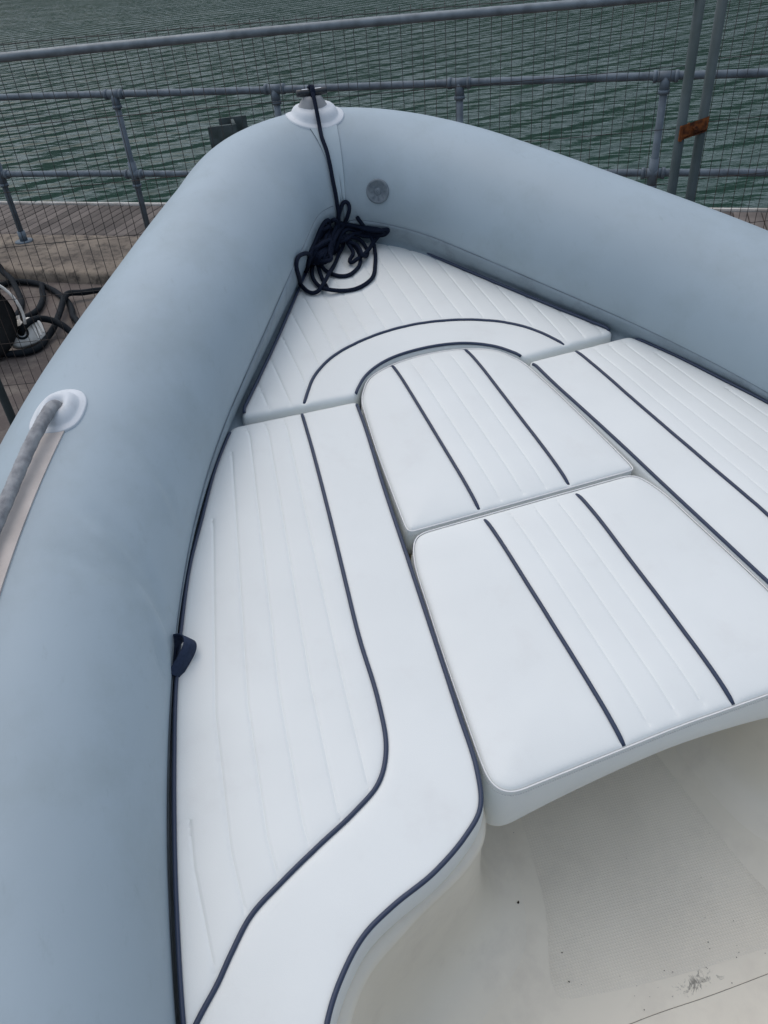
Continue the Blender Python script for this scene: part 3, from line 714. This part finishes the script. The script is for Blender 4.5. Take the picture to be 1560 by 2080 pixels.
# bow cushion
AO = [(1.196, .3), (1.268, .256), (1.322, .196), (1.36, .102), (1.374, 0), (1.36, -.102), (1.322, -.196), (1.268, -.256), (1.196, -.3)]
AI = [(1.184, .196), (1.238, .150), (1.272, .088), (1.284, 0), (1.272, -.088), (1.238, -.150), (1.184, -.196)]
arc_o = resamp(catmull(AO, 10), .004); arc_i = resamp(catmull(AI, 10), .004)
el = resamp(catmull([(1.21, .427), (1.317, .362), (1.443, .288), (1.604, .197), (1.72, .130), (1.79, .086)], 8), .004)
arc_edge = arc_i-np.array([.0045, 0])*1.0
bowp = np.vstack([arc_edge[::-1], [(1.180, .203), (1.188, .31), (1.194, .428)], el, [(1.835, .045), (1.845, 0), (1.835, -.045)], mir(el)[::-1], [(1.194, -.428), (1.188, -.31), (1.180, -.203)]])
ol = lap(resamp(S(bowp), .0065, True), 4, True)
gr = []
for k in range(-9, 10):
    y = -.037+.0455*k+.0455
    if abs(y) > .42: continue
    ye = abs(y); xo = np.interp(ye, [.09, .197, .288, .362, .427], [1.79, 1.604, 1.443, 1.317, 1.21])-.006
    if abs(y) < .298:
        j = np.abs(arc_o[:, 1]-y).argmin(); xi = arc_o[j, 0]+.004
    else: xi = 1.192
    if xo-xi > .03: gr.append(S(np.array([(x, y) for x in np.linspace(xi, xo, 40)])))
bowc = Cushion('bow_cushion', ol, 'white triangular cushion in the bow under the pile of navy rope', .078, gr, [S(arc_o)], seed=3)
bowc.pipe(S(arc_i[2:-2]), lift=.0035); bowc.pipe(S(arc_o))
for sg in (1, -1):
    e = np.column_stack([el[2:-1, 0], el[2:-1, 1]-.0045]); e = np.vstack([[(1.204, .422)], e])
    bowc.pipe(S(e if sg > 0 else mir(e)), lift=.0062)

# insert cushions
fi = [(1.181, .180), (1.228, .148), (1.256, .088), (1.267, 0), (1.256, -.088), (1.228, -.148), (1.181, -.180)]
fis = [(1.155, .1885), (1.031, .2065), (.896, .2205), (.815, .228)]
fo = np.vstack([resamp(catmull(fi, 8), .004)[::-1], resamp(catmull(fis, 6), .004), [(.801, .227), (.801, -.227)], mir(resamp(catmull(fis, 6), .004))[::-1]])
ol = lap(resamp(S(fo), .0055, True), 3, True)
gr = [S(np.array([(x, y) for x in np.linspace(.812, 1.245, 40)])) for y in (-.0455, 0, .0455)]
pf = [S(np.array([(x, sg*(.086+.005*(1.26-x)/.45)) for x in np.linspace(.808, 1.257, 50)])) for sg in (1, -1)]
fc = Cushion('insert_cushion', ol, 'small white insert cushion with rounded front end inside the curved navy piping', .09, gr, pf, r=.009, seed=4, crown=.012)
for p in pf: fc.pipe(p, r=.0039)
fc.welt()
ais = [(.782, .226), (.736, .243), (.64, .2575), (.544, .2705), (.45, .281), (.375, .289)]
aie = [(.327, .23), (.3295, .09), (.331, 0), (.3295, -.09), (.327, -.23)]
sd_ = resamp(catmull(ais, 6), .004)
ao = np.vstack([sd_, [(.352, .290), (.336, .284), (.326, .268)], resamp(catmull(aie, 6), .004), [(.326, -.268), (.336, -.284), (.352, -.290)], mir(sd_)[::-1], [(.7915, -.21), (.7915, .21)]])
ol = lap(resamp(S(ao), .0055, True), 12, True)
gr = [S(np.array([(x, y) for x in np.linspace(.345, .775, 40)])) for y in (-.048, -.003, .044)]
pf = [S(np.array([(x, y) for x in np.linspace(.333, .781, 50)])) for y in (.0918, -.0925)]
ac = Cushion('insert_cushion', ol, 'wide white insert cushion with bare front face overhanging the cockpit floor', .098, gr, pf, r=.010, seed=5, bulge=.007, arch=.66, crown=.013)
for p in pf: ac.pipe(p, r=.0041)
ac.welt()

# pull strap on the port side cushion
la = np.array([.84, -.46, .30]); la /= np.linalg.norm(la)
va = np.array([-.56, -.05, .82]); va -= la*(va@la); va /= np.linalg.norm(va); ea = np.cross(la, va)
wd = va*math.cos(rad(-46))+ea*math.sin(rad(-46)); en = np.cross(la, wd)
tq = np.linspace(.02, .98, 60)[:, None]
st = S(np.array([.646, .662, .004])+la*.066*np.sin(math.pi*tq)**.8+en*.018*np.sin(2*math.pi*tq))
T = np.gradient(st, axis=0); T /= np.linalg.norm(T, axis=1)[:, None]
rows = []
for i, p in enumerate(st):
    k = i/(len(st)-1); w = wd-T[i]*(wd@T[i]); w /= np.linalg.norm(w); nn = np.cross(T[i], w)
    hw = .0165
    rows.append([p-w*hw-nn*.0008, p-nn*.0011, p+w*hw-nn*.0008, p+w*hw+nn*.0008, p+nn*.0011, p-w*hw+nn*.0008, p-w*hw-nn*.0008])
V, F = grid(np.array(rows)); sideP.t.part('pull_strap', V, F, M['webbing'])

# ------------------------------------------------------------------ navy bow rope
RP = {
  'main': [(1.938,.041,.322), (1.922,.041,.316), (1.893,.043,.292), (1.870,.044,.264), (1.842,.048,.245), (1.816,.046,.226), (1.795,.046,.203), (1.774,.046,.169), (1.760,.042,.123), (1.760,.040,.085), (1.748,.045,.055), (1.72,.07,.05)],
  'A': [(1.716,0.099,0.030), (1.698,0.122,0.020), (1.677,0.135,0.012), (1.646,0.146,0.010), (1.615,0.150,0.010), (1.589,0.145,0.008), (1.558,0.135,0.016), (1.552,0.099,0.008), (1.549,0.069,0.008), (1.564,0.034,0.008), (1.589,0.008,0.008), (1.636,-0.014,0.008), (1.696,-0.036,0.008), (1.725,-0.041,0.020), (1.747,-0.039,0.033), (1.749,-0.022,0.058), (1.752,-0.008,0.080)],
  'B': [(1.649,0.144,0.050), (1.641,0.167,0.072), (1.595,0.193,0.097), (1.567,0.208,0.102), (1.556,0.213,0.090), (1.574,0.205,0.055), (1.611,0.186,0.010), (1.577,0.178,0.008), (1.565,0.167,0.008), (1.563,0.157,0.012), (1.579,0.137,0.020), (1.615,0.113,0.020), (1.663,0.083,0.014), (1.713,0.055,0.012), (1.740,0.034,0.020), (1.754,0.031,0.040)],
  'C': [(1.707,0.117,0.030), (1.660,0.117,0.020), (1.651,0.111,0.010), (1.633,0.100,0.008), (1.616,0.083,0.008), (1.613,0.064,0.008), (1.629,0.040,0.008), (1.645,0.024,0.010), (1.678,0.011,0.014), (1.704,0.010,0.020), (1.735,0.016,0.025), (1.757,0.030,0.040)],
  'D': [(1.746,-0.031,0.051), (1.733,-0.050,0.050), (1.721,-0.065,0.047), (1.737,-0.059,0.025), (1.724,-0.042,0.020), (1.694,-0.018,0.020), (1.672,0.005,0.020), (1.657,0.028,0.020), (1.659,0.042,0.012), (1.670,0.042,0.014), (1.680,0.028,0.022), (1.716,0.023,0.022), (1.737,0.027,0.030), (1.764,0.026,0.040)],
  'E': [(1.736,0.027,0.040), (1.745,0.005,0.030), (1.751,-0.012,0.020), (1.736,-0.021,0.010), (1.706,-0.018,0.010), (1.679,-0.007,0.012), (1.656,0.013,0.030), (1.687,0.008,0.030), (1.712,0.012,0.030), (1.728,0.024,0.030), (1.735,0.034,0.040)],
  'F': [(1.764,0.037,0.061), (1.759,0.039,0.087), (1.760,0.033,0.104), (1.762,0.026,0.117), (1.760,0.018,0.121), (1.757,0.011,0.113), (1.750,0.013,0.100), (1.754,0.018,0.080), (1.762,0.024,0.060), (1.749,0.042,0.050)],
  'G': [(1.674,0.156,0.020), (1.650,0.163,0.063), (1.701,0.132,0.067), (1.732,0.103,0.078), (1.745,0.081,0.087), (1.750,0.071,0.089), (1.752,0.068,0.076), (1.739,0.072,0.060), (1.718,0.086,0.050), (1.681,0.109,0.050), (1.663,0.108,0.040), (1.656,0.118,0.030)],
  'H': [(1.697,0.148,0.010), (1.694,0.142,0.030), (1.707,0.120,0.050), (1.739,0.094,0.060), (1.748,0.080,0.072), (1.756,0.062,0.061), (1.727,0.068,0.050), (1.679,0.095,0.050), (1.649,0.123,0.050), (1.661,0.133,0.030), (1.673,0.136,0.040), (1.672,0.119,0.060), (1.685,0.092,0.060), (1.672,0.086,0.050), (1.654,0.103,0.040), (1.655,0.126,0.030), (1.664,0.141,0.030), (1.689,0.140,0.040)],
  'I': [(1.679,0.122,0.030), (1.663,0.124,0.014), (1.628,0.128,0.010), (1.587,0.130,0.009), (1.574,0.130,0.008)],
  'J': [(1.724,0.069,0.040), (1.754,0.056,0.050), (1.762,0.041,0.063), (1.762,0.018,0.061), (1.756,-0.009,0.053), (1.744,-0.034,0.049), (1.730,-0.054,0.047), (1.716,-0.069,0.050), (1.724,-0.066,0.038), (1.749,-0.036,0.034), (1.759,0.000,0.030), (1.736,0.037,0.040), (1.726,0.062,0.030), (1.720,0.072,0.015), (1.719,0.064,0.020), (1.732,0.048,0.040), (1.751,0.026,0.050), (1.761,-0.004,0.042), (1.752,-0.027,0.038)],
  'K': [(1.689,0.157,0.010), (1.672,0.155,0.040), (1.684,0.145,0.055), (1.715,0.120,0.065), (1.736,0.098,0.070), (1.745,0.084,0.071), (1.740,0.083,0.050), (1.690,0.106,0.060), (1.661,0.129,0.060), (1.660,0.142,0.040), (1.677,0.145,0.020)],
  'L': [(1.749,0.062,0.080), (1.741,0.054,0.090), (1.749,0.047,0.070), (1.728,0.062,0.060), (1.707,0.077,0.050), (1.664,0.103,0.050), (1.651,0.115,0.040), (1.661,0.101,0.030), (1.688,0.083,0.030), (1.698,0.074,0.050), (1.725,0.053,0.060), (1.767,0.024,0.050), (1.762,0.007,0.051)],
}
def clear_tube(c):                       # keep rope outside the tube fabric
    c = c.copy()
    for j in range(len(c)):
        d = TC-c[j]; dist = np.linalg.norm(d, axis=1); i = dist.argmin()
        if dist[i] < TR+.0065: c[j] = TC[i]-d[i]/dist[i]*(TR+.0065)
    return lap(c, 2)
vf = []
for k, pts in RP.items():
    c = clear_tube(lap(resamp(catmull(pts, 8), .003), 3))
    vf.append(sweep(S(c), S(.0050), 10))
    if k in 'GHJ':
        for rep_ in range(1):
            jt = [(x+random.uniform(-.013, .010), y+random.uniform(-.011, .011), max(z+random.uniform(-.014, .008), .008)) for x, y, z in pts]
            vf.append(sweep(S(clear_tube(lap(resamp(catmull(jt, 8), .003), 4))), S(.0050), 10))
# turns round the cleat bar
a = np.linspace(0, 2*math.pi*2.3, 50)
vf.append(sweep(S(np.stack([PX+.003+.0125*np.cos(a), .041+.006*a/14-.004, bz+.0125*np.sin(a)], 1)), S(.0050), 10))
V, F = merge(*vf)
single('bow_rope', V, F, M['rope'], 'tangled navy rope hanging from the bow cleat onto the white cushion', 'rope', frame=MB)

# dirt on the cockpit floor
V = []; F = []
def flake(x, y, r):
    base = len(V); kk = 6; zz = S(FLOOR)+.0025
    for k in range(kk): a = 6.283*k/kk+random.random()*.5; rr = r*random.uniform(.5, 1.2); V.append((S(x)+rr*math.cos(a), S(y)+rr*math.sin(a), zz))
    V.append((S(x), S(y), zz+r*.5)); F.extend((base+k, base+(k+1) % kk, base+kk) for k in range(kk))
flake(.282, .222, .0034); flake(.19, .19, .0016); flake(.15, .2, .0016)
for _ in range(20): flake(random.gauss(.085, .022), random.gauss(.02, .09), random.choice([.0007, .001, .0014]))
for _ in range(14): flake(random.uniform(.12, .40), random.uniform(-.17, .2), random.choice([.0006, .0009]))
single('floor_grit', V, F, M['dirt'], 'scattered black grit specks on the cream cockpit floor', 'grit', kind='stuff', frame=MB, smooth=False)

# ------------------------------------------------------------------ things on the yard behind the boat
HS = {
 'h1': [(-3.6,6.68,.025), (-3.28,6.7,.03), (-3.16,6.7,.03), (-3.05,6.75,.03), (-2.92,6.71,.03), (-2.8,6.64,.03), (-2.73,6.57,.03), (-2.59,6.41,.03), (-2.5,6.28,.03), (-2.42,6.16,.03), (-2.33,5.96,.03), (-2.28,5.81,.03), (-2.24,5.75,.03), (-2.16,5.6,.03), (-2.05,5.5,.03), (-1.95,5.6,.03), (-1.95,5.9,.03), (-2.02,6.2,.035), (-2.11,6.28,.05), (-2.2,6.27,.06), (-2.31,6.25,.06), (-2.41,6.22,.075), (-2.42,6.12,.075), (-2.4,5.93,.06), (-2.37,5.72,.06), (-2.36,5.57,.05), (-2.37,5.42,.04), (-2.39,5.3,.03), (-2.44,5.24,.03), (-2.54,5.22,.03), (-2.7,5.25,.03), (-2.9,5.4,.03)],
 'h2': [(-3.5,7.0,.13), (-3.23,6.94,.13), (-3.16,6.85,.09), (-3.04,6.69,.075), (-2.95,6.52,.04), (-2.85,6.31,.03), (-2.79,6.13,.03), (-2.77,5.97,.03), (-2.80,5.82,.03), (-2.95,5.7,.03), (-3.15,5.75,.03)],
 'h3': [(-2.509,5.362,.122), (-2.488,5.336,.150), (-2.462,5.352,.178), (-2.435,5.44,.180), (-2.40,5.53,.150), (-2.34,5.56,.115), (-2.26,5.52,.085), (-2.19,5.48,.04), (-2.08,5.46,.03)],
}
HL = {'h1': 'long black hose looping over the yard beside the kerb', 'h2': 'black hose curling down from the kerb to the ground', 'h3': 'short black hose plugged into the white housing'}
for k, pts in HS.items():
    V, F = sweep(resamp(catmull(pts, 8), .02), .0245, 10); single('hose', V, F, M['hose'], HL[k], 'hose', 'black hoses on the yard')
V, F = sweep(resamp(catmull([(-2.73,6.53,.06), (-2.70,6.42,.05), (-2.66,6.3,.035), (-2.63,6.12,.03), (-2.63,6.0,.03), (-2.68,5.9,.03), (-2.76,5.80,.055), (-2.9,5.72,.05)], 8), .02), .024, 10)
single('hose', V, F, M['hose'], 'thick black hose bending from the long hose towards the wheel', 'hose', 'black hoses on the yard')
# white housing with socket
hc = np.array([-2.5, 5.40, .105]); ha_ = np.array([[.80, .60, 0], [-.33, .44, .83], [.50, -.66, .55]]); u_, s_, vt_ = np.linalg.svd(ha_); ha_ = u_@vt_
hz = Thing('hose_housing', (hc[0], hc[1], 0), 'white plastic housing with a black socket lying on the yard', 'housing')
def oval(prof, c, ax, lx, ly, seg=28, p=3.0):
    rows = []
    for f, h in prof:
        row = []
        for k in range(seg+1):
            a = 2*math.pi*k/seg; e = 1/(abs(math.cos(a))**p+abs(math.sin(a))**p)**(1/p)
            row.append(c+ax[0]*lx*f*e*math.cos(a)+ax[1]*ly*f*e*math.sin(a)+ax[2]*h)
        rows.append(row)
    return grid(np.array(rows))
V, F = oval([(.01, -.05), (.9, -.05), (1, -.035), (1, .02), (.93, .035), (.01, .037)], hc, ha_, .135, .098); hb = hz.part('shell', V, F, M['white_plastic'])
V, F = oval([(1, .03), (1, .045), (.7, .047), (.65, .03), (.01, .025)], hc-ha_[0]*.03, ha_, .05, .05, p=2); hz.part('socket', V, F, M['hose'])
for k in range(3):
    V, F = box(hc+ha_[0]*(.062+.025*k)+ha_[2]*.035, (.010, .15-.03*k, .022), ha_, .002); hz.part('rib', V, F, M['white_plastic'], False)
V, F = box(hc-ha_[0]*.06+ha_[1]*.112, (.17, .034, .034), ha_, .004); hz.part('tab', V, F, M['white_plastic'], False)
# wheel with guard
wc = np.array([-2.74, 5.20, .29]); wx = np.array([.50, -.80, .12]); wx /= np.linalg.norm(wx); wy = np.cross([0, 0, 1], wx); wy /= np.linalg.norm(wy); wz_ = np.cross(wx, wy)
wt = Thing('trailer_wheel', (wc[0], wc[1], 0), 'black tyred wheel with a pale rim under a thin metal guard', 'wheel')
def wheel_l(prof, seg=40):
    return grid(np.array([[wc+wx*h+(wy*math.cos(2*math.pi*k/seg)+wz_*math.sin(2*math.pi*k/seg))*r for k in range(seg+1)] for r, h in prof]))
V, F = wheel_l([(.16, .05), (.18, .066), (.23, .072), (.268, .062), (.283, .04), (.285, 0), (.283, -.04), (.268, -.062), (.22, -.07), (.16, -.05)]); ty = wt.part('tyre', V, F, M['tyre'])
V, F = wheel_l([(.165, -.05), (.165, .052), (.158, .056), (.150, .04), (.12, .02), (.07, .025), (.06, .045), (.001, .05)]); wt.part('rim', V, F, M['white_plastic'])
ga = np.linspace(rad(-15), rad(195), 30)
V, F = sweep(np.array([wc+wx*.09+(wy*math.cos(t)+wz_*math.sin(t))*.325 for t in ga]), .011, 8); wt.part('guard_rim', V, F, M['white_plastic'])
V, F = grid(np.array([[wc+wx*h+(wy*math.cos(t)+wz_*math.sin(t))*.325 for h in (-.08, 0, .088)] for t in ga])); wt.part('guard', V, F, M['hose'])

# trailer under the boat
tr = Thing('boat_trailer', (BO[0], BO[1], 0), 'galvanised steel trailer carrying the grey inflatable boat', 'trailer')
fx_ = np.array([BR[0, 0], BR[1, 0], 0]); fx_ /= np.linalg.norm(fx_); fy_ = np.array([-fx_[1], fx_[0], 0]); ta = np.stack([fx_, fy_, [0, 0, 1.]])
bc = np.array([BO[0], BO[1], 0])
for sg in (-1, 1):
    V, F = box(bc+fx_*.2+fy_*.45*sg+np.array([0, 0, .34]), (3.0, .06, .09), ta, .006); tr.part('side_beam', V, F, M['trailer'], False)
    wcc = bc-fx_*.6+fy_*.62*sg+np.array([0, 0, .26]); seg = 32
    rows = [[wcc+fy_*h+(fx_*math.cos(2*math.pi*k/seg)+np.array([0, 0, 1.])*math.sin(2*math.pi*k/seg))*r for k in range(seg+1)] for r, h in [(.001, .06), (.14, .06), (.2, .075), (.25, .06), (.26, 0), (.25, -.06), (.2, -.075), (.14, -.06), (.001, -.06)]]
    V, F = grid(np.array(rows)); tr.part('wheel', V, F, M['tyre'])
for d in (-.6, .4, 1.3):
    V, F = box(bc+fx_*d+np.array([0, 0, .27]), (.07, 1.16 if d < 0 else .96, .06), ta, .006); tr.part('cross_beam', V, F, M['trailer'], False)
for d, h in ((.0, .30), (.9, .46)):
    V, F = box(bc+fx_*d+np.array([0, 0, .27+h/2]), (.10, .12, h), ta, .006); tr.part('keel_support', V, F, M['trailer'], False)
